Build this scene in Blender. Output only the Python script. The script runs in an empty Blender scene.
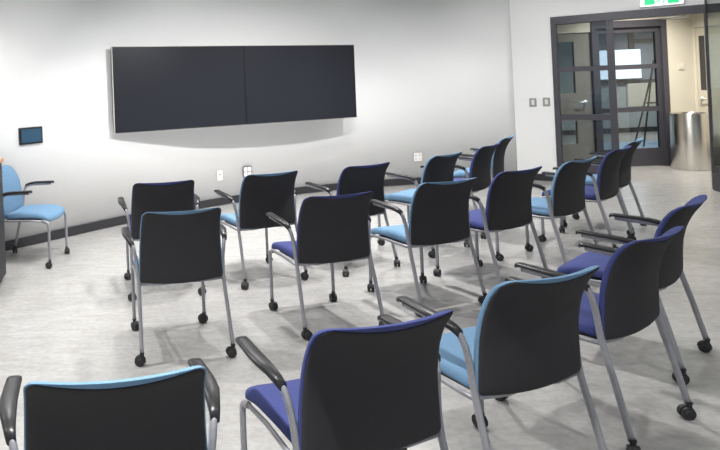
import bpy, bmesh, math, random
from mathutils import Vector, Matrix
random.seed(7)
PI = math.pi
S = bpy.context.scene
COL = S.collection

# ------------------------------------------------------------------ camera
PITCH, ROLL, CAM_H = -0.00794, -0.04277, 1.5416
FOCAL_PX, CX, CY = 637.2, -228.8, -143.8
cam_data = bpy.data.cameras.new('camera')
cam_data.sensor_fit = 'HORIZONTAL'
cam_data.sensor_width = 36.0
cam_data.lens = FOCAL_PX / 720 * 36.0
cam_data.shift_x = -CX / 720
cam_data.shift_y = CY / 720
cam_data.clip_end = 100
cam = bpy.data.objects.new('camera', cam_data)
COL.objects.link(cam)
cp, sp, cr, sr = math.cos(PITCH), math.sin(PITCH), math.cos(ROLL), math.sin(ROLL)
F = Vector((0, cp, -sp)); U0 = Vector((0, sp, cp)); R0 = Vector((1, 0, 0))
Rv = R0 * cr + U0 * sr
Uv = U0 * cr - R0 * sr
m = Matrix((Rv, Uv, -F)).transposed().to_4x4()
m.translation = Vector((0, 0, CAM_H))
cam.matrix_world = m
S.camera = cam

# ------------------------------------------------------------------ world, exposure
world = bpy.data.worlds.new('world')
S.world = world
world.use_nodes = True
bg = world.node_tree.nodes['Background']
bg.inputs[0].default_value = (0.86, 0.93, 1.0, 1)
bg.inputs[1].default_value = 0.75
S.view_settings.view_transform = 'Standard'
S.view_settings.look = 'None'
S.view_settings.exposure = 0.0
S.view_settings.gamma = 1.0
S.view_settings.use_curve_mapping = False

# ------------------------------------------------------------------ ceiling lamps
CEIL = 2.85
def lamp(name, x, y, power, size=0.11, col=(1.0, 0.985, 0.965), spread=125, z=CEIL - 0.035):
    d = bpy.data.lights.new(name, 'AREA')
    d.shape = 'DISK'; d.size = size; d.energy = power; d.color = col; d.spread = math.radians(spread)
    o = bpy.data.objects.new(name, d)
    o.location = (x, y, z)
    COL.objects.link(o)
    return o
ROOM_LAMPS = []
for x, y, p in [(-2.2, 1.4, 30), (0.0, 1.4, 52), (2.2, 1.4, 9), (4.4, 1.6, 9),
                (-2.2, 3.7, 24), (-0.75, 4.0, 24), (0.75, 4.75, 24), (2.0, 4.6, 36), (4.6, 3.8, 10),
                (-1.3, 5.0, 12), (0.9, 6.0, 20), (2.7, 6.7, 42), (4.6, 7.3, 14), (5.6, 5.6, 22)]:
    ROOM_LAMPS.append((x, y, p))
    lamp('downlight_lamp', x, y, p)
# fill lamps added to brighten the curved wall and the wall over the door
o = lamp('door_wall_fill_lamp', 4.6, 6.2, 11, 0.12, (1.0, 0.99, 0.975), 110)
o.rotation_euler = (Vector((6.7, 8.0, 2.1)) - o.location).to_track_quat('-Z', 'Y').to_euler()
for x, y, tx, ty, p in [(0.2, 4.4, -1.0, 6.5, 17), (1.9, 5.3, 0.9, 7.9, 31), (3.4, 6.0, 2.6, 8.7, 17), (4.9, 6.4, 4.9, 8.9, 11)]:
    o = lamp('wall_fill_lamp', x, y, p, 0.12, (1.0, 0.99, 0.975), 95)
    o.rotation_euler = (Vector((tx, ty, 0.1)) - o.location).to_track_quat('-Z', 'Y').to_euler()
for x, y, p in [(7.4, 8.75, 54), (9.6, 11.2, 60), (11.4, 13.3, 60), (7.0, 12.2, 40)]:  # last one added to brighten the far room behind the grey door
    lamp('corridor_and_fill_lamp', x, y, p, 0.35, (1.0, 0.96, 0.88))

# ------------------------------------------------------------------ materials
def mat(name, col, rough=0.5, metal=0.0, spec=0.5, sheen=0.0, emit=None, es=0):
    mt = bpy.data.materials.new(name); mt.use_nodes = True
    b = mt.node_tree.nodes['Principled BSDF']
    b.inputs['Base Color'].default_value = (*col, 1)
    b.inputs['Roughness'].default_value = rough
    b.inputs['Metallic'].default_value = metal
    b.inputs['Specular IOR Level'].default_value = spec
    b.inputs['Sheen Weight'].default_value = sheen
    if emit:
        b.inputs['Emission Color'].default_value = (*emit, 1)
        b.inputs['Emission Strength'].default_value = es
    return mt
def noise_mat(name, c1, c2, scale, rough=0.6, bump=0.0, stretch=(1, 1, 1), metal=0.0, spec=0.5, detail=4, sheen=0.0, bdist=0.002, rot=0.0):
    mt = mat(name, c1, rough, metal, spec, sheen)
    nt = mt.node_tree; N = nt.nodes; L = nt.links
    b = N['Principled BSDF']
    tc = N.new('ShaderNodeTexCoord'); mp = N.new('ShaderNodeMapping')
    mp.inputs['Scale'].default_value = stretch
    mp.inputs['Rotation'].default_value = (0, 0, rot)
    L.new(tc.outputs['Object'], mp.inputs[0])
    ns = N.new('ShaderNodeTexNoise'); ns.inputs['Scale'].default_value = scale; ns.inputs['Detail'].default_value = detail
    L.new(mp.outputs[0], ns.inputs['Vector'])
    r = N.new('ShaderNodeValToRGB')
    r.color_ramp.elements[0].position = 0.3; r.color_ramp.elements[1].position = 0.7
    r.color_ramp.elements[0].color = (*c1, 1); r.color_ramp.elements[1].color = (*c2, 1)
    L.new(ns.outputs['Fac'], r.inputs[0]); L.new(r.outputs[0], b.inputs['Base Color'])
    if bump:
        bp = N.new('ShaderNodeBump'); bp.inputs['Strength'].default_value = bump; bp.inputs['Distance'].default_value = bdist
        L.new(ns.outputs['Fac'], bp.inputs['Height']); L.new(bp.outputs[0], b.inputs['Normal'])
    return mt
def glass_mat(name, tint, refl=1.0):
    mt = bpy.data.materials.new(name); mt.use_nodes = True
    nt = mt.node_tree; N = nt.nodes; L = nt.links
    N.clear()
    out = N.new('ShaderNodeOutputMaterial'); mx = N.new('ShaderNodeMixShader')
    tr = N.new('ShaderNodeBsdfTransparent'); tr.inputs[0].default_value = (*tint, 1)
    gl = N.new('ShaderNodeBsdfGlossy'); gl.inputs['Roughness'].default_value = 0.02
    fr = N.new('ShaderNodeFresnel'); fr.inputs[0].default_value = 1.5
    mu = N.new('ShaderNodeMath'); mu.operation = 'MULTIPLY'; mu.inputs[1].default_value = refl
    L.new(fr.outputs[0], mu.inputs[0]); L.new(mu.outputs[0], mx.inputs[0])
    L.new(tr.outputs[0], mx.inputs[1]); L.new(gl.outputs[0], mx.inputs[2]); L.new(mx.outputs[0], out.inputs[0])
    return mt

def floor_material():
    mt = mat('floor_vinyl', (0.5, 0.49, 0.46), 0.28, 0, 0.5)
    nt = mt.node_tree; N = nt.nodes; L = nt.links; b = N['Principled BSDF']
    tc = N.new('ShaderNodeTexCoord')
    mp = N.new('ShaderNodeMapping'); mp.inputs['Rotation'].default_value = (0, 0, math.radians(35)); mp.inputs['Scale'].default_value = (1, 3.0, 1)
    L.new(tc.outputs['Object'], mp.inputs[0])
    n1 = N.new('ShaderNodeTexNoise'); n1.inputs['Scale'].default_value = 4.0; n1.inputs['Detail'].default_value = 9; n1.inputs['Roughness'].default_value = 0.68
    L.new(mp.outputs[0], n1.inputs['Vector'])
    n2 = N.new('ShaderNodeTexNoise'); n2.inputs['Scale'].default_value = 26.0; n2.inputs['Detail'].default_value = 8; n2.inputs['Roughness'].default_value = 0.7
    L.new(tc.outputs['Object'], n2.inputs['Vector'])
    ad = N.new('ShaderNodeMath'); ad.operation = 'ADD'
    L.new(n1.outputs['Fac'], ad.inputs[0]); L.new(n2.outputs['Fac'], ad.inputs[1])
    hf = N.new('ShaderNodeMath'); hf.operation = 'MULTIPLY'; hf.inputs[1].default_value = 0.5
    L.new(ad.outputs[0], hf.inputs[0])
    r = N.new('ShaderNodeValToRGB')
    e = r.color_ramp.elements
    e[0].position = 0.36; e[0].color = (0.30, 0.294, 0.284, 1)
    e[1].position = 0.64; e[1].color = (0.43, 0.424, 0.413, 1)
    L.new(hf.outputs[0], r.inputs[0]); L.new(r.outputs[0], b.inputs['Base Color'])
    rr = N.new('ShaderNodeMapRange'); rr.inputs['To Min'].default_value = 0.16; rr.inputs['To Max'].default_value = 0.32
    L.new(n2.outputs['Fac'], rr.inputs['Value']); L.new(rr.outputs[0], b.inputs['Roughness'])
    bp = N.new('ShaderNodeBump'); bp.inputs['Strength'].default_value = 0.08; bp.inputs['Distance'].default_value = 0.003
    L.new(hf.outputs[0], bp.inputs['Height']); L.new(bp.outputs[0], b.inputs['Normal'])
    return mt

M = dict(
    wall=noise_mat('white_wall_paint', (0.84, 0.84, 0.835), (0.86, 0.86, 0.855), 60, 0.75, 0.03),
    cream=noise_mat('cream_wall_paint', (0.74, 0.69, 0.58), (0.76, 0.71, 0.60), 50, 0.75, 0.03),
    ceil=mat('ceiling_paint', (0.72, 0.72, 0.71), 0.9),
    floor=floor_material(),
    base=noise_mat('charcoal_baseboard', (0.020, 0.019, 0.022), (0.026, 0.025, 0.029), 40, 0.5),
    frame=noise_mat('charcoal_aluminium', (0.056, 0.054, 0.068), (0.066, 0.064, 0.078), 30, 0.45, metal=0.0),
    blue=noise_mat('light_blue_fabric', (0.10, 0.20, 0.325), (0.155, 0.275, 0.41), 260, 0.9, 0.35, sheen=0.0, bdist=0.001),
    navy=noise_mat('navy_fabric', (0.028, 0.038, 0.145), (0.048, 0.062, 0.21), 260, 0.9, 0.35, sheen=0.0, bdist=0.001),
    char=noise_mat('charcoal_mesh_fabric', (0.018, 0.017, 0.0195), (0.030, 0.0285, 0.032), 420, 0.9, 0.4, sheen=0.0, bdist=0.001),
    silver=noise_mat('silver_powder_coat', (0.27, 0.27, 0.295), (0.31, 0.31, 0.335), 80, 0.38, metal=0.3),
    black=noise_mat('black_plastic', (0.014, 0.014, 0.015), (0.02, 0.02, 0.022), 90, 0.34, spec=0.4),
    wheel=noise_mat('caster_rubber', (0.014, 0.014, 0.015), (0.022, 0.022, 0.024), 60, 0.5),
    hub=mat('caster_hub', (0.05, 0.05, 0.055), 0.35),
    screen=mat('display_panel', (0.014, 0.015, 0.021), 0.32, 0, 0.4),
    bezel=mat('display_bezel', (0.006, 0.006, 0.008), 0.4),
    trim=mat('display_edge_trim', (0.62, 0.60, 0.54), 0.4, 0.2),
    steel=noise_mat('brushed_steel', (0.66, 0.64, 0.60), (0.78, 0.76, 0.72), 30, 0.24, 0.03, (14, 14, 0.5), metal=1.0),
    chrome=mat('satin_chrome', (0.85, 0.85, 0.83), 0.35, 0.6),
    greyplastic=mat('grey_plastic', (0.10, 0.10, 0.10), 0.5),
    plate=mat('steel_plate', (0.42, 0.41, 0.39), 0.4, 0.7),
    white=mat('white_plastic', (0.80, 0.79, 0.77), 0.4),
    hole=mat('socket_slot', (0.05, 0.05, 0.05), 0.6),
    greydoor=noise_mat('grey_brown_door', (0.24, 0.225, 0.205), (0.28, 0.26, 0.235), 6, 0.5, 0, (6, 6, 0.7)),
    beigedoor=noise_mat('beige_door', (0.64, 0.59, 0.49), (0.68, 0.63, 0.53), 6, 0.5, 0, (6, 6, 0.7)),
    glass=glass_mat('clear_glass', (0.80, 0.84, 0.84)),
    glass3=glass_mat('low_reflection_glass', (0.90, 0.91, 0.90), 0.18),
    glass2=glass_mat('grey_tinted_glass', (0.72, 0.76, 0.78)),
    wood=noise_mat('orange_wood', (0.42, 0.19, 0.075), (0.52, 0.26, 0.11), 8, 0.4, 0, (1, 10, 1)),
    lect=noise_mat('lectern_laminate', (0.014, 0.0145, 0.02), (0.02, 0.0205, 0.027), 20, 0.5),
    teal=mat('grey_green_wall', (0.42, 0.46, 0.47), 0.8),
    bluefloor=mat('blue_grey_floor', (0.20, 0.29, 0.40), 0.8),
    pane=mat('grey_window_pane', (0.33, 0.36, 0.42), 0.4),
    lit=mat('lit_screen', (0.1, 0.1, 0.1), 0.4, emit=(0.80, 0.88, 1.0), es=2.6),
    tablet=mat('tablet_screen', (0.025, 0.06, 0.10), 0.10, emit=(0.05, 0.12, 0.20), es=0.22),
    signw=mat('sign_white', (0.8, 0.8, 0.8), 0.4, emit=(0.92, 1.0, 0.97), es=0.9),
    signg=mat('sign_green', (0.0, 0.45, 0.16), 0.4, emit=(0.0, 0.62, 0.22), es=0.85),
    signf=mat('sign_housing', (0.75, 0.75, 0.75), 0.4),
    lampon=mat('lamp_diffuser', (0.9, 0.9, 0.9), 0.5, emit=(1, 0.97, 0.93), es=6),
)

# brushed steel: grain runs around the bin, so highlights stretch upright
_n = M['steel'].node_tree.nodes; _l = M['steel'].node_tree.links
_t = _n.new('ShaderNodeTangent'); _t.direction_type = 'RADIAL'; _t.axis = 'Z'
_l.new(_t.outputs[0], _n['Principled BSDF'].inputs['Tangent'])
_n['Principled BSDF'].inputs['Anisotropic'].default_value = 0.85
_n['Principled BSDF'].inputs['Anisotropic Rotation'].default_value = 0.25
_n['Principled BSDF'].inputs['Roughness'].default_value = 0.27

# ------------------------------------------------------------------ helpers
def obj(name, bm, material, parent=None, smooth=False, loc=None):
    bmesh.ops.recalc_face_normals(bm, faces=bm.faces)
    me = bpy.data.meshes.new(name)
    bm.to_mesh(me); bm.free()
    if smooth:
        for p in me.polygons: p.use_smooth = True
    me.materials.append(material)
    o = bpy.data.objects.new(name, me)
    COL.objects.link(o)
    if parent: o.parent = parent
    if loc: o.location = loc
    return o
def thing(name, label, cat, loc=(0, 0, 0), rz=0, group=None):
    o = bpy.data.objects.new(name, None); COL.objects.link(o)
    o.empty_display_size = 0.1
    o.location = loc; o.rotation_euler = (0, 0, rz)
    o['label'] = label; o['category'] = cat
    if group: o['group'] = group
    return o
def tag(o, label, cat, group=None):
    o['label'] = label; o['category'] = cat
    if group: o['group'] = group
    return o
def struct(name, bm, material, parent=None, smooth=False):
    o = obj(name, bm, material, parent, smooth)
    if not parent: o['kind'] = 'structure'
    return o
def bx(bm, x0, x1, y0, y1, z0, z1, M_=None, bev=0.0):
    r = bmesh.ops.create_cube(bm, size=1)
    vs = r['verts']
    for v in vs:
        v.co = Vector(((x0 + x1) / 2 + v.co.x * (x1 - x0), (y0 + y1) / 2 + v.co.y * (y1 - y0), (z0 + z1) / 2 + v.co.z * (z1 - z0)))
    if bev:
        es = list({e for v in vs for e in v.link_edges})
        rr = bmesh.ops.bevel(bm, geom=es, offset=bev, segments=2, profile=0.5, affect='EDGES')
        vs = list({v for f in rr['faces'] for v in f.verts} | {v for v in vs if v.is_valid})
    if M_:
        for v in vs: v.co = M_ @ v.co
    return bm
def box(x0, x1, y0, y1, z0, z1, M_=None, bev=0.0):
    return bx(bmesh.new(), x0, x1, y0, y1, z0, z1, M_, bev)
def cyl(bm, r, p0, p1, seg=20, r2=None):
    p0 = Vector(p0); p1 = Vector(p1); d = p1 - p0
    mt = Matrix.Translation((p0 + p1) / 2) @ d.to_track_quat('Z', 'Y').to_matrix().to_4x4()
    bmesh.ops.create_cone(bm, cap_ends=True, segments=seg, radius1=r, radius2=r if r2 is None else r2, depth=d.length, matrix=mt)
    return bm
def catmull(P, n=6):
    P = [Vector(p) for p in P]
    P = [2 * P[0] - P[1]] + P + [2 * P[-1] - P[-2]]
    o = []
    for i in range(1, len(P) - 2):
        a, b, c, d = P[i - 1:i + 3]
        for k in range(n):
            t = k / n
            o.append(0.5 * ((2 * b) + (c - a) * t + (2 * a - 5 * b + 4 * c - d) * t * t + (3 * b - a - 3 * c + d) * t ** 3))
    o.append(P[-2])
    return o
def tube(bm, pts, r, seg=12, rx=None):
    """sweep a round (or oval) section along pts"""
    pts = [Vector(p) for p in pts]
    rings = []; up = Vector((1, 0, 0))
    for i, p in enumerate(pts):
        t = (pts[min(i + 1, len(pts) - 1)] - pts[max(i - 1, 0)]).normalized()
        a = (up - t * up.dot(t)).normalized(); b = t.cross(a)
        ra = rx or r
        rings.append([bm.verts.new(p + a * math.cos(2 * PI * k / seg) * ra + b * math.sin(2 * PI * k / seg) * r) for k in range(seg)])
    for q, w in zip(rings, rings[1:]):
        for k in range(seg):
            bm.faces.new((q[k], q[(k + 1) % seg], w[(k + 1) % seg], w[k]))
    bm.faces.new(rings[0]); bm.faces.new(rings[-1])
    return bm
def lathe(bm, prof, c=(0, 0, 0), seg=40):
    rings = []
    for r, z in prof:
        rings.append([bm.verts.new((c[0] + r * math.cos(2 * PI * k / seg), c[1] + r * math.sin(2 * PI * k / seg), c[2] + z)) for k in range(seg)])
    for q, w in zip(rings, rings[1:]):
        for k in range(seg): bm.faces.new((q[k], q[(k + 1) % seg], w[(k + 1) % seg], w[k]))
    bm.faces.new(rings[0]); bm.faces.new(rings[-1])
    return bm
def wall_strip(pts, thick, z0, z1):
    """wall following a polyline; thickness grows to the left of travel"""
    bm = bmesh.new(); n = len(pts); A = []
    for i, p in enumerate(pts):
        t = (Vector(pts[min(i + 1, n - 1)]) - Vector(pts[max(i - 1, 0)])).normalized()
        nn = Vector((-t.y, t.x))
        q = Vector(p) + nn * thick
        A.append([bm.verts.new((p[0], p[1], z0)), bm.verts.new((p[0], p[1], z1)), bm.verts.new((q.x, q.y, z1)), bm.verts.new((q.x, q.y, z0))])
    for a, b in zip(A, A[1:]):
        for k in range(4): bm.faces.new((a[k], a[(k + 1) % 4], b[(k + 1) % 4], b[k]))
    bm.faces.new(A[0]); bm.faces.new(A[-1])
    return bm
def frame_matrix(x, y, ang, z=0):
    """local x runs along the wall, local -y faces the room"""
    return Matrix.Translation((x, y, z)) @ Matrix.Rotation(ang, 4, 'Z')
def copy_tree(o, parent=None):
    c = o.copy(); COL.objects.link(c)
    if parent: c.parent = parent
    for ch in list(o.children): copy_tree(ch, c)
    return c

# ------------------------------------------------------------------ the room
CPTS = [(-4.2, 3.6), (-2.5, 5.1), (-1.3, 6.16), (-.19, 7.12), (.92, 7.93), (2.05, 8.49), (2.8, 8.74), (3.5, 8.87), (4.3, 8.94), (5.38, 8.97)]
WL = [(p.x, p.y) for p in catmull([(a, b, 0) for a, b in CPTS], 10)]
struct('floor', box(-4.4, 14.0, -3.0, 15.0, -0.1, 0.0), M['floor'])
struct('ceiling', box(-4.4, 14.0, -3.0, 15.0, CEIL, CEIL + 0.1), M['ceil'])
struct('wall_back', wall_strip(WL, 0.14, 0.0, CEIL), M['wall'], smooth=False)
for p in bpy.data.objects['wall_back'].data.polygons: p.use_smooth = abs(p.normal.z) < 0.5 and p.area < 3
struct('wall_left', box(-4.35, -4.2, -3.0, 3.62, 0.0, CEIL), M['wall'])
struct('baseboard_back', wall_strip(WL, -0.012, 0.006, 0.095), M['base'])

ANG = math.radians(-39)
C0 = Vector((5.36, 8.98)); D0 = Vector((math.cos(ANG), math.sin(ANG)))
P1 = frame_matrix(5.36, 8.98, ANG)           # partition frame: x = s, y = into the corridor
struct('wall_right', box(0, 0.486, 0, 0.14, 0, CEIL, P1), M['wall'])
struct('baseboard_right', box(0.02, 0.486, -0.012, 0.0, 0.006, 0.095, P1), M['base'])
struct('wall_front', box(0.486, 4.3, 0, 0.14, 2.235, CEIL, P1), M['wall'])
# dark aluminium frame with sidelight, door opening and right sidelight
struct('trim_1', box(0.486, 4.3, -0.02, 0.12, 2.13, 2.235, P1, 0.004), M['frame'])
side = struct('window_1', box(0.486, 0.548, -0.02, 0.12, 0, 2.13, P1, 0.004), M['frame'])
bm = bmesh.new()
bx(bm, 0.548, 1.088, -0.01, 0.11, 1.485, 1.55, P1); bx(bm, 0.548, 1.088, -0.01, 0.11, 0.835, 0.905, P1)
bx(bm, 0.548, 1.088, -0.01, 0.11, 0.0, 0.27, P1)
struct('window_muntin', bm, M['frame'], side)
struct('window_mullion', box(1.088, 1.165, -0.02, 0.12, 0, 2.13, P1, 0.004), M['frame'], side)
bm = bmesh.new()
for z0, z1 in ((0.27, 0.835), (0.905, 1.485), (1.55, 2.13)):
    bx(bm, 0.548, 1.088, 0.045, 0.055, z0, z1, P1)
struct('window_pane', bm, M['glass2'], side)
# right jamb and its sidelight
side2 = struct('window_2', box(2.045, 2.065, -0.02, 0.12, 0, 2.13, P1, 0.004), M['frame'])
struct('window_muntin', bx(box(2.065, 4.3, -0.01, 0.11, 0.0, 0.27, P1), 3.1, 3.16, -0.01, 0.11, 0.27, 2.13, P1), M['frame'], side2)
struct('window_pane', box(2.065, 4.3, 0.045, 0.055, 0.27, 2.13, P1), M['glass'], side2)
# glass partition running from the right jamb back toward the camera
q = P1 @ Vector((2.057, -0.03, 0))
GA = math.atan2(-0.94, -0.27)
G1 = Matrix.Translation((q.x, q.y, 0)) @ Matrix.Rotation(GA, 4, 'Z')
gp = struct('window_3', box(0.0, 0.02, -0.009, 0.009, 0, CEIL, G1, 0.002), M['frame'])
bm = box(0.02, 6.0, -0.02, 0.02, 0.0, 0.2, G1); bx(bm, 0.02, 6.0, -0.02, 0.02, 2.78, CEIL, G1); bx(bm, 2.0, 2.04, -0.02, 0.02, 0.2, 2.78, G1); bx(bm, 4.0, 4.04, -0.02, 0.02, 0.2, 2.78, G1)
struct('window_rail', bm, M['frame'], gp)
struct('window_pane', box(0.02, 6.0, -0.006, 0.006, 0.2, 2.78, G1), M['glass3'], gp)

# corridor: far wall with glazed door and a grey door, side wall with beige door
YF = 9.6
bm = box(5.3, 6.05, YF, YF + 0.14, 0, CEIL); bx(bm, 6.05, 6.95, YF, YF + 0.14, 2.06, CEIL); bx(bm, 6.95, 8.08, YF, YF + 0.14, 2.215, CEIL); bx(bm, 8.08, 8.7, YF, YF + 0.14, 0, CEIL)
struct('wall_corridor_back', bm, M['cream'])
struct('baseboard_corridor', box(8.08, 8.48, YF - 0.012, YF, 0.004, 0.09), M['base'])
bm = box(8.48, 8.62, 9.56, YF, 0, CEIL); bx(bm, 8.48, 8.62, 8.60, 9.56, 2.06, CEIL); bx(bm, 8.48, 8.62, 6.62, 8.60, 0, CEIL)
struct('wall_corridor_right', bm, M['cream'])
struct('wall_corridor_left', box(5.16, 5.30, 9.11, YF, 0, CEIL), M['cream'])

def lever(parent, M_, side=1):
    bm = bmesh.new()
    cyl(bm, 0.028, M_ @ Vector((0, 0, 0)), M_ @ Vector((0, -0.012, 0)), 18)
    cyl(bm, 0.011, M_ @ Vector((0, -0.01, 0)), M_ @ Vector((0, -0.055, 0)), 12)
    tube(bm, [M_ @ Vector(p) for p in ((0, -0.055, 0), (side * 0.03, -0.058, 0), (side * 0.07, -0.056, -0.001), (side * 0.125, -0.05, -0.003))], 0.009, 10)
    return obj('door_handle', bm, M['chrome'], parent, True)

# grey-brown door with two vision panels
bm = bmesh.new()
yy0, yy1 = YF + 0.02, YF + 0.065
bx(bm, 6.055, 6.30, yy0, yy1, 0.01, 2.05); bx(bm, 6.70, 6.945, yy0, yy1, 0.01, 2.05)
bx(bm, 6.30, 6.70, yy0, yy1, 1.93, 2.05); bx(bm, 6.30, 6.70, yy0, yy1, 0.73, 1.155); bx(bm, 6.30, 6.70, yy0, yy1, 0.01, 0.385)
d1 = struct('door_1', bm, M['greydoor'])
lever(d1, Matrix.Translation((6.83, yy0, 1.015)), -1)
bm = box(6.30, 6.70, yy0 + 0.018, yy1 - 0.018, 1.155, 1.93); bx(bm, 6.30, 6.70, yy0 + 0.018, yy1 - 0.018, 0.385, 0.73)
struct('door_pane', bm, M['glass'], d1)

# glazed charcoal door in the far wall
bm = bmesh.new()
bx(bm, 6.95, 8.08, YF - 0.02, YF + 0.12, 2.11, 2.215)
bx(bm, 8.00, 8.08, YF - 0.02, YF + 0.12, 0, 2.11); bx(bm, 6.95, 7.02, YF - 0.02, YF + 0.12, 0, 2.11)
d2 = struct('door_2', bm, M['frame'])
bm = bmesh.new()
a, b_ = YF + 0.02, YF + 0.07
bx(bm, 7.02, 7.08, a, b_, 0.01, 2.11); bx(bm, 7.94, 8.00, a, b_, 0.01, 2.11)
bx(bm, 7.08, 7.94, a, b_, 2.03, 2.11); bx(bm, 7.08, 7.94, a, b_, 1.475, 1.545); bx(bm, 7.08, 7.94, a, b_, 0.83, 0.90); bx(bm, 7.08, 7.94, a, b_, 0.01, 0.275)
struct('door_leaf', bm, M['frame'], d2)
bm = bmesh.new()
for z0, z1 in ((0.275, 0.83), (0.90, 1.475), (1.545, 2.03)): bx(bm, 7.08, 7.94, YF + 0.04, YF + 0.05, z0, z1)
struct('door_pane', bm, M['glass2'], d2)
# beige door in the side wall with a narrow dark light and steel kick plate
bm = bmesh.new()
bx(bm, 8.485, 8.53, 9.51, 9.555, 0.01, 2.05); bx(bm, 8.485, 8.53, 8.605, 9.41, 0.01, 2.05); bx(bm, 8.485, 8.53, 9.41, 9.51, 1.93, 2.05); bx(bm, 8.485, 8.53, 9.41, 9.51, 0.01, 1.12)
d3 = struct('door_3', bm, M['beigedoor'])
struct('door_pane', box(8.492, 8.51, 9.41, 9.51, 1.12, 1.93), M['hole'], d3)
struct('kick_plate', box(8.480, 8.485, 8.63, 9.53, 0.02, 0.30), M['plate'], d3)
lever(d3, Matrix.Translation((8.485, 9.49, 1.0)) @ Matrix.Rotation(-PI / 2, 4, 'Z'), 1)
# door closer under the header of the opening
cl = thing('door_closer', 'dark door closer arm under the right end of the black door header', 'door closer', tuple(P1 @ Vector((1.9, 0.1, 2.145))), ANG)
obj('closer_body', box(-0.10, 0.12, 0.02, 0.075, -0.01, 0.05, None, 0.006), M['frame'], cl)
bm = tube(bmesh.new(), [(-0.02, 0.05, -0.022), (-0.25, 0.10, -0.035), (-0.26, 0.11, -0.035), (0.02, 0.26, -0.05)], 0.007, 8)
obj('closer_arm', bm, M['plate'], cl)

# the room beyond the glazed door
struct('wall_far', box(8.0, 13.6, 14.6, 14.75, 0, CEIL), M['teal'])
struct('wall_far_right', box(13.45, 13.6, YF + 0.14, 14.6, 0, CEIL), M['teal'])
struct('wall_far_left', box(5.3, 5.45, YF + 0.14, 14.6, 0, CEIL), M['teal'])
struct('baseboard_far', box(8.0, 13.45, 14.588, 14.6, 0.004, 0.11), M['base'])
struct('trim_2', box(5.5, 13.4, YF + 0.2, 12.75, 0.0, 0.008), M['bluefloor'])  # flat blue-grey sheet over the nearer part of the far room's floor
w4 = struct('window_4', bx(bx(bx(box(10.2, 12.5, 14.55, 14.6, 2.27, 2.40), 11.39, 11.52, 14.55, 14.6, 1.2, 2.27), 11.52, 12.5, 14.55, 14.6, 2.04, 2.13), 10.2, 12.5, 14.55, 14.6, 1.12, 1.2), M['frame'])
struct('window_pane', box(10.2, 12.5, 14.58, 14.6, 1.2, 2.27), M['pane'], w4)

# ------------------------------------------------------------------ video wall
LX, LY, RX, RY = -0.194, 7.0, 2.948, 8.4
L_ = math.hypot(RX - LX, RY - LY)
VM = Matrix.Translation((LX, LY, 1.508)) @ Matrix.Rotation(math.atan2(RY - LY, RX - LX), 4, 'Z') @ Matrix.Rotation(math.atan2(0.0225, L_), 4, 'Y')
VH = 0.474
for k in range(2):
    x0, x1 = (0.0, L_ / 2 - 0.001) if k == 0 else (L_ / 2 + 0.001, L_)
    lab = ['left half of the wide dark display pair on the white wall', 'right half of the wide dark display pair, nearer the glass door'][k]
    t = thing('wall_display', lab, 'display', tuple(VM @ Vector(((x0 + x1) / 2, 0, -VH))), 0, 'wall displays')
    inv = t.matrix_basis.inverted() if False else Matrix.Translation(-t.location)
    T = inv @ VM
    obj('display_housing', box(x0 + 0.004, x1 - 0.004, 0.008, 0.06, -VH + 0.004, VH - 0.004, T), M['bezel'], t)
    obj('rear_case', box(x0 + 0.25, x1 - 0.25, 0.06, 0.10, -VH * .7, VH * .7, T, 0.01), M['bezel'], t)
    bm = bmesh.new(); e = 0.010
    bx(bm, x0, x1, -0.004, 0.03, VH - e, VH, T); bx(bm, x0, x1, -0.004, 0.03, -VH, -VH + e, T)
    bx(bm, x0, x0 + e, -0.004, 0.03, -VH + e, VH - e, T); bx(bm, x1 - e, x1, -0.004, 0.03, -VH + e, VH - e, T)
    obj('bezel', bm, M['bezel'], t)
    obj('screen', box(x0 + e, x1 - e, 0.0, 0.008, -VH + e, VH - e, T), M['screen'], t)
t = thing('display_surround', 'thin pale metal edge strip around the pair of dark displays', 'frame', tuple(VM @ Vector((L_ / 2, 0, -VH))))
T = Matrix.Translation(-t.location) @ VM
for a0, a1, b0, b1 in ((-0.012, L_ + 0.012, VH + 0.001, VH + 0.007), (-0.012, L_ + 0.012, -VH - 0.007, -VH - 0.001), (-0.008, -0.002, -VH - 0.002, VH + 0.002), (L_ + 0.002, L_ + 0.008, -VH - 0.002, VH + 0.002)):
    obj('edge_strip', box(a0, a1, 0.002, 0.024, b0, b1, T), M['trim'], t)
# steel brackets that carry the displays off the curved wall
for k, (xx, dep) in enumerate(((0.55, 0.30), (1.25, 0.40), (2.2, 0.42), (2.9, 0.30))):
    bm = box(xx - 0.03, xx + 0.03, 0.10, 0.13, -0.38, 0.38, VM)
    bx(bm, xx - 0.02, xx + 0.02, 0.13, dep, 0.08, 0.12, VM); bx(bm, xx - 0.02, xx + 0.02, 0.13, dep, -0.2, -0.16, VM)
    tag(obj('mounting_bracket', bm, M['frame']), 'dark steel bracket between the displays and the curved white wall', 'bracket', 'display brackets')

# ------------------------------------------------------------------ things on the walls
W_ = frame_matrix(-1.037, 6.392, math.radians(41.5), 1.092)
t = thing('wall_tablet', 'small black touch panel with blue screen on the left of the white wall', 'touch panel', (-1.037, 6.392, 1.092), math.radians(41.5))
obj('tablet_body', box(-0.135, 0.135, -0.028, -0.002, -0.084, 0.084, None, 0.006), M['bezel'], t)
obj('tablet_screen', box(-0.117, 0.117, -0.030, -0.0275, -0.066, 0.066), M['tablet'], t)

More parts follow.
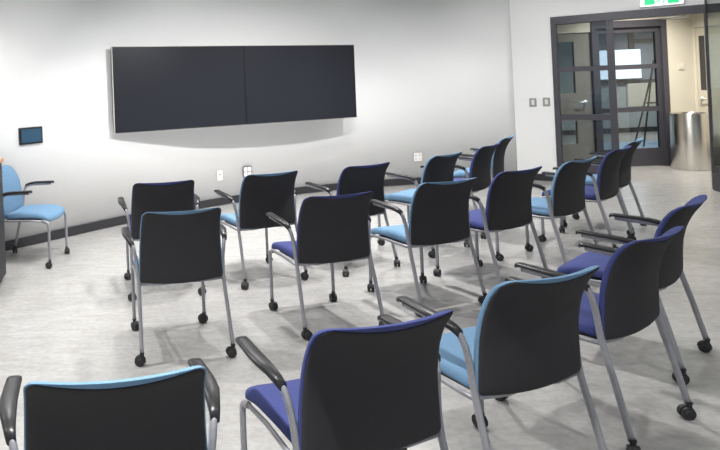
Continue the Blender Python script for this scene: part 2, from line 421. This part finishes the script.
def outlet(x, y, ang, z, w, h, label, cols, frame_dark=False, g=None):
    t = thing('power_outlet', label, 'power outlet', (x, y, z), math.radians(ang), g)
    if frame_dark: obj('outlet_frame', box(-w / 2 - .012, w / 2 + .012, -0.010, -0.001, -h / 2 - .012, h / 2 + .012, None, .002), M['greyplastic'], t)
    obj('cover_plate', box(-w / 2, w / 2, -0.013, -0.001, -h / 2, h / 2, None, 0.002), M['white'], t)
    for i in range(cols):
        cx = (i - (cols - 1) / 2) * w / max(cols, 1)
        for s in (-1, 1):
            bm = bmesh.new()
            cz = s * h * 0.23
            bx(bm, cx - 0.009, cx - 0.005, -0.0145, -0.012, cz - 0.006, cz + 0.008)
            bx(bm, cx + 0.005, cx + 0.009, -0.0145, -0.012, cz - 0.006, cz + 0.008)
            cyl(bm, 0.003, (cx, -0.012, cz - 0.013), (cx, -0.0145, cz - 0.013), 10)
            obj('socket', bm, M['hole'], t)
    return t
t = outlet(1.440, 8.203, 26.5, 0.382, 0.115, 0.115, 'square grey-edged double outlet low on the wall below the displays', 2, True)
bm = box(-0.004, 0.004, -0.0145, -0.012, -0.058, 0.058); bx(bm, -0.058, 0.058, -0.0145, -0.012, -0.004, 0.004)
obj('outlet_divider', bm, M['greyplastic'], t)
t = thing('data_jack', 'white data plate with one small dark jack, left of the square outlet', 'wall plate', (1.058, 8.003, 0.375), math.radians(29.6))
obj('cover_plate', box(-0.04, 0.04, -0.007, -0.001, -0.06, 0.06, None, 0.002), M['white'], t)
obj('jack', box(-0.011, 0.011, -0.010, -0.006, 0.004, 0.022), M['hole'], t)
outlet(3.947, 8.905, 4.4, 0.385, 0.115, 0.115, 'white double outlet low on the wall right of the displays', 2)

def switch(s, z, label):
    p = P1 @ Vector((s, 0, z))
    t = thing('light_switch', label, 'light switch', tuple(p), ANG, 'switches beside the black glazed frame')
    obj('cover_plate', box(-0.042, 0.042, -0.008, -0.001, -0.06, 0.06, None, 0.003), M['plate'], t)
    obj('rocker', box(-0.017, 0.017, -0.013, -0.007, -0.034, 0.034, None, 0.002), M['white'], t)
switch(0.241, 1.08, 'grey light switch on the white wall, the left one of the pair')
switch(0.398, 1.084, 'grey light switch next to the black glazed frame, the right one of the pair')
t = thing('thermostat', 'cream thermostat box on the cream corridor wall above the steel bin', 'thermostat', (8.286, YF, 1.49))
obj('thermostat_body', box(-0.045, 0.045, -0.014, -0.001, -0.05, 0.05, None, 0.004), M['cream'], t)
obj('thermostat_dial', box(-0.02, 0.02, -0.016, -0.013, 0.0, 0.025), M['white'], t)

# exit sign
p = P1 @ Vector((1.655, 0, 2.275))
t = thing('exit_sign', 'green and white lit running-man exit sign above the door header', 'sign', tuple(p), ANG)
obj('sign_housing', box(-0.215, 0.215, -0.055, -0.001, -0.018, 0.20, None, 0.006), M['signf'], t)
obj('sign_face', box(-0.205, 0.205, -0.058, -0.054, -0.010, 0.192), M['signw'], t)
obj('green_panel', box(-0.165, -0.065, -0.061, -0.0575, 0.006, 0.18), M['signg'], t)
obj('green_panel', box(0.06, 0.165, -0.061, -0.0575, 0.006, 0.18), M['signg'], t)
bm = bmesh.new()
cyl(bm, 0.016, (0.022, -0.0575, 0.158), (0.022, -0.061, 0.158), 18)
def limb(bm, pts, w):
    for (x0, z0), (x1, z1) in zip(pts, pts[1:]):
        d = Vector((x1 - x0, z1 - z0)).normalized(); n = Vector((-d.y, d.x)) * w / 2; e = d * w * .3
        c = [(x0 - e.x + n.x, z0 - e.y + n.y), (x1 + e.x + n.x, z1 + e.y + n.y), (x1 + e.x - n.x, z1 + e.y - n.y), (x0 - e.x - n.x, z0 - e.y - n.y)]
        f = [bm.verts.new((a, -0.0575, b)) for a, b in c]; g = [bm.verts.new((a, -0.061, b)) for a, b in c]
        bm.faces.new(f); bm.faces.new(g)
        for k in range(4): bm.faces.new((f[k], f[(k + 1) % 4], g[(k + 1) % 4], g[k]))
limb(bm, [(0.012, 0.135), (-0.006, 0.085)], 0.026)
limb(bm, [(0.012, 0.132), (0.04, 0.112), (0.052, 0.128)], 0.010)
limb(bm, [(0.010, 0.130), (-0.03, 0.122), (-0.045, 0.100)], 0.010)
limb(bm, [(-0.004, 0.085), (0.028, 0.062), (0.018, 0.020)], 0.014)
limb(bm, [(-0.008, 0.085), (-0.022, 0.050), (-0.055, 0.040)], 0.014)
obj('running_figure', bm, M['signg'], t)

# trash can
t = thing('trash_can', 'tall brushed steel waste bin in the corridor past the door opening', 'trash can', (8.10, 9.27, 0))
bm = bmesh.new()
lathe(bm, [(0.238, 0.0), (0.245, 0.01), (0.245, 0.80), (0.241, 0.808), (0.232, 0.808), (0.228, 0.79), (0.228, 0.06)], seg=56)
o = obj('bin_body', bm, M['steel'], t, True)
obj('bin_liner', lathe(bmesh.new(), [(0.226, 0.55), (0.226, 0.785), (0.218, 0.785), (0.216, 0.56)], seg=40), M['black'], t, True)

# beyond the glazed door
t = thing('lit_display', 'bright blue-white lit screen seen far away through the glazed door', 'display', (11.06, 14.50, 1.235))
obj('screen_housing', box(-0.54, 0.54, -0.02, 0.04, -0.012, 0.672), M['bezel'], t)
obj('screen', box(-0.53, 0.53, -0.024, -0.019, 0, 0.66), M['lit'], t)
t = thing('pin_board', 'cream notice panel on the far wall behind the easel', 'board', (11.66, 14.56, 0.60))
obj('board_panel', box(-0.33, 0.33, -0.02, 0.03, 0, 0.5), M['cream'], t)
obj('board_edge', box(-0.345, 0.345, -0.012, 0.034, -0.015, 0.515), M['white'], t)
t = thing('easel', 'thin black tripod easel standing in the far room behind glass', 'easel', (9.70, 12.0, 0))
for a, b in (((0.14, 0.0, 1.62), (-0.20, -0.1, 0.0)), ((0.17, 0.0, 1.62), (-0.07, 0.28, 0.0)), ((0.16, 0.0, 1.62), (0.34, -0.1, 0.0))):
    obj('leg', tube(bmesh.new(), [a, b], 0.014, 8), M['black'], t)
obj('tray', box(-0.06, 0.34, -0.07, -0.03, 0.80, 0.83), M['black'], t)

# lectern at the left edge
t = thing('lectern', 'dark lectern with an orange wood top cut by the left edge', 'lectern', (-1.42, 5.0, 0))
obj('cabinet', box(-0.30, 0.33, -0.26, 0.24, 0.05, 0.965, None, 0.006), M['lect'], t)
obj('plinth', box(-0.28, 0.30, -0.23, 0.21, 0.0, 0.05), M['black'], t)
obj('lectern_top', box(-0.33, 0.340, -0.29, 0.27, 0.965, 0.995, None, 0.005), M['wood'], t)
obj('cabinet_door', box(-0.27, 0.30, 0.2401, 0.256, 0.08, 0.94, None, 0.002), M['lect'], t)

# ------------------------------------------------------------------ chairs
def back_y(x, z):
    prof = [(0.38, -0.214), (0.44, -0.219), (0.50, -0.224), (0.56, -0.230), (0.62, -0.238), (0.68, -0.253), (0.72, -0.267), (0.76, -0.286), (0.79, -0.304), (0.82, -0.328), (0.84, -0.348), (0.88, -0.395)]
    for (z0, y0), (z1, y1) in zip(prof, prof[1:]):
        if z <= z1 or z1 == 0.88:
            t = (z - z0) / (z1 - z0); y = y0 + (y1 - y0) * t; break
    wrap = 0.040 * (abs(x) / 0.22) ** 2 * min(1.0, 0.35 + 0.65 * max(0.0, (z - 0.42) / 0.36))
    return y + wrap
def back_outline(inset, dip=0.0):
    """rounded outline of the backrest, wider at the bottom, dipping lower edge"""
    pts = []
    zt, zb = 0.848 - inset, 0.425 + inset * 0.3
    wt, wb = 0.228 - inset, 0.246 - inset
    rt, rb = 0.036 - inset, 0.020
    def arc(cx, cz, r, a0, a1, k):
        for i in range(k + 1):
            a = math.radians(a0 + (a1 - a0) * i / k); pts.append((cx + r * math.cos(a), cz + r * math.sin(a)))
    arc(wt - rt, zt - rt, rt, 0, 90, 7)
    for i in range(1, 14): pts.append(((wt - rt) * (1 - 2 * i / 14), zt - (0.003 + dip) * math.sin(PI * i / 14)))
    arc(-(wt - rt), zt - rt, rt, 90, 180, 7)
    for i in range(1, 12): t = i / 12; pts.append((-(wt + (wb - wt) * t), (zt - rt) + (zb + rb - zt + rt) * t))
    arc(-(wb - rb), zb + rb, rb, 180, 270, 5)
    for i in range(1, 14): pts.append(((wb - rb) * (-1 + 2 * i / 14), zb - 0.014 * math.sin(PI * i / 14)))
    arc(wb - rb, zb + rb, rb, 270, 360, 5)
    for i in range(1, 12): t = 1 - i / 12; pts.append(((wt + (wb - wt) * t), (zt - rt) + (zb + rb - zt + rt) * t))
    return pts
def pillow(outline, centre, front, rear, rings=(1.0, 0.985, 0.95, 0.88, 0.75, 0.55, 0.3)):
    """closed cushion; front(p, s) and rear(p, s) give 3-D points for outline position p at ring scale s"""
    bm = bmesh.new()
    def sheet(fn):
        rs = []
        for s in rings:
            rs.append([bm.verts.new(fn(centre[0] + (x - centre[0]) * s, centre[1] + (z - centre[1]) * s, s)) for x, z in outline])
        for a, b in zip(rs, rs[1:]):
            for k in range(len(a)): bm.faces.new((a[k], a[(k + 1) % len(a)], b[(k + 1) % len(a)], b[k]))
        c = bm.verts.new(fn(centre[0], centre[1], 0)); l = rs[-1]
        for k in range(len(l)): bm.faces.new((l[k], l[(k + 1) % len(l)], c))
        return rs[0]
    a = sheet(front); b = sheet(rear)
    for k in range(len(a)): bm.faces.new((a[k], a[(k + 1) % len(a)], b[(k + 1) % len(a)], b[k]))
    return bm
def edge_t(s, T): return T * math.sqrt(max(0.0, 1 - s ** 14))

def seat_bm():
    out = []
    def arc(cx, cy, r, a0, a1, k):
        for i in range(k + 1):
            a = math.radians(a0 + (a1 - a0) * i / k); out.append((cx + r * math.cos(a), cy + r * math.sin(a)))
    wf, wr, yf, yr, r = 0.226, 0.222, 0.250, -0.175, 0.045
    arc(wf - r, yf - r, r, 0, 90, 6)
    for i in range(1, 12): out.append(((wf - r) * (1 - 2 * i / 12), yf + 0.012 * math.sin(PI * i / 12)))
    arc(-(wf - r), yf - r, r, 90, 180, 6)
    for i in range(1, 12): t = i / 12; out.append((-(wf + (wr - wf) * t), yf - r + (yr + 2 * r - yf) * t))
    arc(-(wr - r), yr + r, r, 180, 270, 6)
    for i in range(1, 12): out.append(((wr - r) * (-1 + 2 * i / 12), yr))
    arc(wr - r, yr + r, r, 270, 360, 6)
    for i in range(1, 12): t = 1 - i / 12; out.append(((wf + (wr - wf) * t), yf - r + (yr + 2 * r - yf) * t))
    def base(x, y):
        z = 0.428
        if y > 0.10: z -= 0.028 * ((y - 0.10) / 0.15) ** 2
        if y < 0: z -= 0.012 * (-y / 0.22)
        return z + 0.010 * (x / 0.22) ** 2
    return pillow(out, (0, 0.01), lambda x, y, s: Vector((x, y, base(x, y) + 0.010 + edge_t(s, 0.030))), lambda x, y, s: Vector((x, y, base(x, y) - 0.004 - edge_t(s, 0.010))))

def castor_bm():
    bm = bmesh.new()
    for s in (-1, 1):   # twin wheels trailing behind the stem
        cyl(bm, 0.0265, (s * 0.006, -0.012, 0.0265), (s * 0.020, -0.012, 0.0265), 22)
        cyl(bm, 0.017, (s * 0.019, -0.012, 0.0265), (s * 0.0235, -0.012, 0.0265), 16, 0.012)
    # hood arched over the wheels
    n = 10; prof = []
    for i in range(n + 1):
        a = math.radians(-5 + 200 * i / n - 15)
        prof.append((-0.012 + 0.031 * math.cos(a), 0.0265 + 0.031 * math.sin(a)))
    a_ = [bm.verts.new((-0.0055, y, z)) for y, z in prof]; b_ = [bm.verts.new((0.0055, y, z)) for y, z in prof]
    for k in range(n): bm.faces.new((a_[k], a_[k + 1], b_[k + 1], b_[k]))
    bm.faces.new(a_); bm.faces.new(b_); bm.faces.new((a_[0], a_[-1], b_[-1], b_[0]))
    cyl(bm, 0.011, (0, 0, 0.048), (0, 0, 0.074), 14)
    cyl(bm, 0.0135, (0, 0, 0.064), (0, 0, 0.070), 14)
    return bm
CASTOR = castor_bm()
castor_mesh = None

def armpad_bm(s):
    """moulded pad: broad blunt front, kinked outwards, tapering back onto the tube"""
    bm = bmesh.new()
    st = [(-0.165, 0.272, 0.634, 0.013, 0.013), (-0.145, 0.276, 0.646, 0.016, 0.014), (-0.11, 0.281, 0.658, 0.020, 0.012), (-0.07, 0.286, 0.665, 0.025, 0.010),
          (-0.02, 0.287, 0.669, 0.026, 0.009), (0.04, 0.283, 0.672, 0.025, 0.008), (0.09, 0.279, 0.674, 0.024, 0.008), (0.108, 0.278, 0.673, 0.023, 0.010), (0.118, 0.277, 0.668, 0.019, 0.011)]
    rings = []
    for y, x, z, w, h in st:
        ring = []
        for k in range(16):
            a = 2 * PI * k / 16; c, sn = math.cos(a), math.sin(a)
            px = abs(c) ** 0.6 * (1 if c >= 0 else -1) * w
            pz = abs(sn) ** 0.7 * (1 if sn >= 0 else -1) * h
            ring.append(bm.verts.new((s * (x + px), y, z + pz)))
        rings.append(ring)
    for q, w in zip(rings, rings[1:]):
        for k in range(16): bm.faces.new((q[k], q[(k + 1) % 16], w[(k + 1) % 16], w[k]))
    bm.faces.new(rings[0]); bm.faces.new(rings[-1])
    return bm

def make_chair(fab, label):
    global castor_mesh
    t = thing('conference_chair', label, 'chair', (0, 0, 0), 0, 'rows of conference chairs')
    obj('seat', seat_bm(), M[fab], t, True)
    # seat pan under the cushion
    obj('seat_pan', box(-0.195, 0.195, -0.16, 0.16, 0.402, 0.416, None, 0.004), M['black'], t)
    out = back_outline(0.0)
    back = obj('backrest', pillow(out, (0, 0.64),
               lambda x, z, s: Vector((x, back_y(x, z) + 0.006 + edge_t(s, 0.026), z)),
               lambda x, z, s: Vector((x, back_y(x, z) - edge_t(s, 0.003), z))), M[fab], t, True)
    out2 = back_outline(0.0048, 0.018)
    obj('back_cover', pillow(out2, (0, 0.64),
        lambda x, z, s: Vector((x, back_y(x, z) + 0.002, z)),
        lambda x, z, s: Vector((x, back_y(x, z) - 0.004 - edge_t(s, 0.008), z))), M['char'], back, True)
    for s in (-1, 1):
        pts = catmull([(s * .259, -.287, .062), (s * .253, -.240, .25), (s * .2475, -.194, .42), (s * .252, -.180, .53), (s * .263, -.170, .60), (s * .271, -.148, .635), (s * .276, -.10, .649), (s * .278, -.02, .653), (s * .278, .095, .658)], 6)
        rear = obj('leg', tube(bmesh.new(), pts, 0.0135, 12, 0.011), M['silver'], t, True)
        pts = catmull([(s * .227, .240, .062), (s * .227, .241, .25), (s * .2265, .240, .36), (s * .226, .228, .392), (s * .224, .19, .404)], 6)
        front = obj('leg', tube(bmesh.new(), pts, 0.0130, 12, 0.011), M['silver'], t, True)
        obj('side_rail', tube(bmesh.new(), [(s * .224, .19, .404), (s * .226, .05, .409), (s * .236, -.10, .407), (s * .2465, -.190, .412)], 0.0095, 10, 0.008), M['silver'], t, True)
        obj('armrest', armpad_bm(s), M['black'], t, True)
        for leg, (cx, cy) in ((rear, (s * .259, -.290)), (front, (s * .227, .240))):
            if castor_mesh is None:
                c = obj('castor', CASTOR, M['wheel'], leg); castor_mesh = c.data
            else:
                c = bpy.data.objects.new('castor', castor_mesh); COL.objects.link(c); c.parent = leg
            c.location = (cx, cy, 0)
    # cross bar and back brackets
    obj('cross_bar', tube(bmesh.new(), [(0.245, -0.190, 0.418), (0.12, -0.205, 0.414), (-0.12, -0.205, 0.414), (-0.245, -0.190, 0.418)], 0.010, 10), M['silver'], t, True)
    return t

CH = [
 (-0.102, 1.860, 0.121, 'blue', 'light blue chair with charcoal back at the bottom left corner, nearest to the viewer'),
 (0.630, 2.123, 0.261, 'navy', 'large navy chair cut by the bottom edge, between two light blue chairs'),
 (1.311, 2.466, 0.323, 'blue', 'light blue chair of the nearest row, right of the big navy chair'),
 (1.987, 2.895, 0.524, 'navy', 'navy chair of the nearest row, directly right of a light blue chair'),
 (2.617, 3.466, 0.667, 'navy', 'navy chair at the right end of the nearest row, behind another navy chair'),
 (0.213, 3.847, 0.135, 'blue', 'light blue chair at the left end of the middle row'),
 (1.157, 4.116, 0.211, 'navy', 'navy chair, second from the left in the middle row'),
 (1.947, 4.430, 0.303, 'blue', 'light blue chair in the centre of the middle row, between two navy chairs'),
 (2.583, 4.753, 0.445, 'navy', 'navy chair, fourth from the left in the middle row'),
 (3.234, 5.100, 0.540, 'blue', 'light blue chair, third from the right end of the middle row'),
 (3.933, 5.637, 0.669, 'navy', 'navy chair in front of the glazed door, next to last on the right'),
 (4.455, 6.147, 0.734, 'blue', 'light blue chair at the right end of the middle row, closest to the door opening'),
 (0.168, 4.904, 0.128, 'navy', 'navy chair at the left end of the far row, partly behind a light blue chair'),
 (0.945, 5.106, 0.304, 'blue', 'light blue chair of the far row below the square wall outlet'),
 (1.730, 5.327, 0.397, 'navy', 'navy chair, third from the left in the far row'),
 (2.524, 5.739, 0.589, 'blue', 'light blue chair of the far row below the white wall outlet'),
 (3.173, 6.265, 0.742, 'navy', 'navy chair of the far row, second from its right end'),
 (3.697, 6.900, 0.857, 'blue', 'light blue chair at the right end of the far row, seen edge-on'),
 (-0.951, 5.789, -1.793, 'blue', 'light blue chair facing right against the wall, beside the dark lectern'),
]
proto = {}
swivel = random.Random(3)
for x, y, rz, fab, label in CH:
    if fab not in proto:
        c = proto[fab] = make_chair(fab, label)
    else:
        c = copy_tree(proto[fab])
        c['label'] = label
    c.location = (x, y, 0); c.rotation_euler = (0, 0, rz)
    for leg in c.children:
        for k in leg.children:
            if k.name.startswith('castor'): k.rotation_euler = (0, 0, swivel.uniform(0, 2 * PI))
    if rz < -1: c['group'] = 'conference chairs'; del c['group']

# recessed downlights in the ceiling
first = None
for x, y, p in ROOM_LAMPS:
    if first is None:
        first = thing('ceiling_light', 'round recessed ceiling downlight', 'ceiling light', (x, y, CEIL), 0, 'recessed ceiling downlights')
        obj('light_ring', lathe(bmesh.new(), [(0.155, -0.001), (0.175, -0.001), (0.178, -0.010), (0.155, -0.014)], seg=40), M['white'], first)
        obj('diffuser', cyl(bmesh.new(), 0.153, (0, 0, -0.006), (0, 0, -0.001), 32), M['lampon'], first)
    else:
        c = copy_tree(first); c.location = (x, y, CEIL)
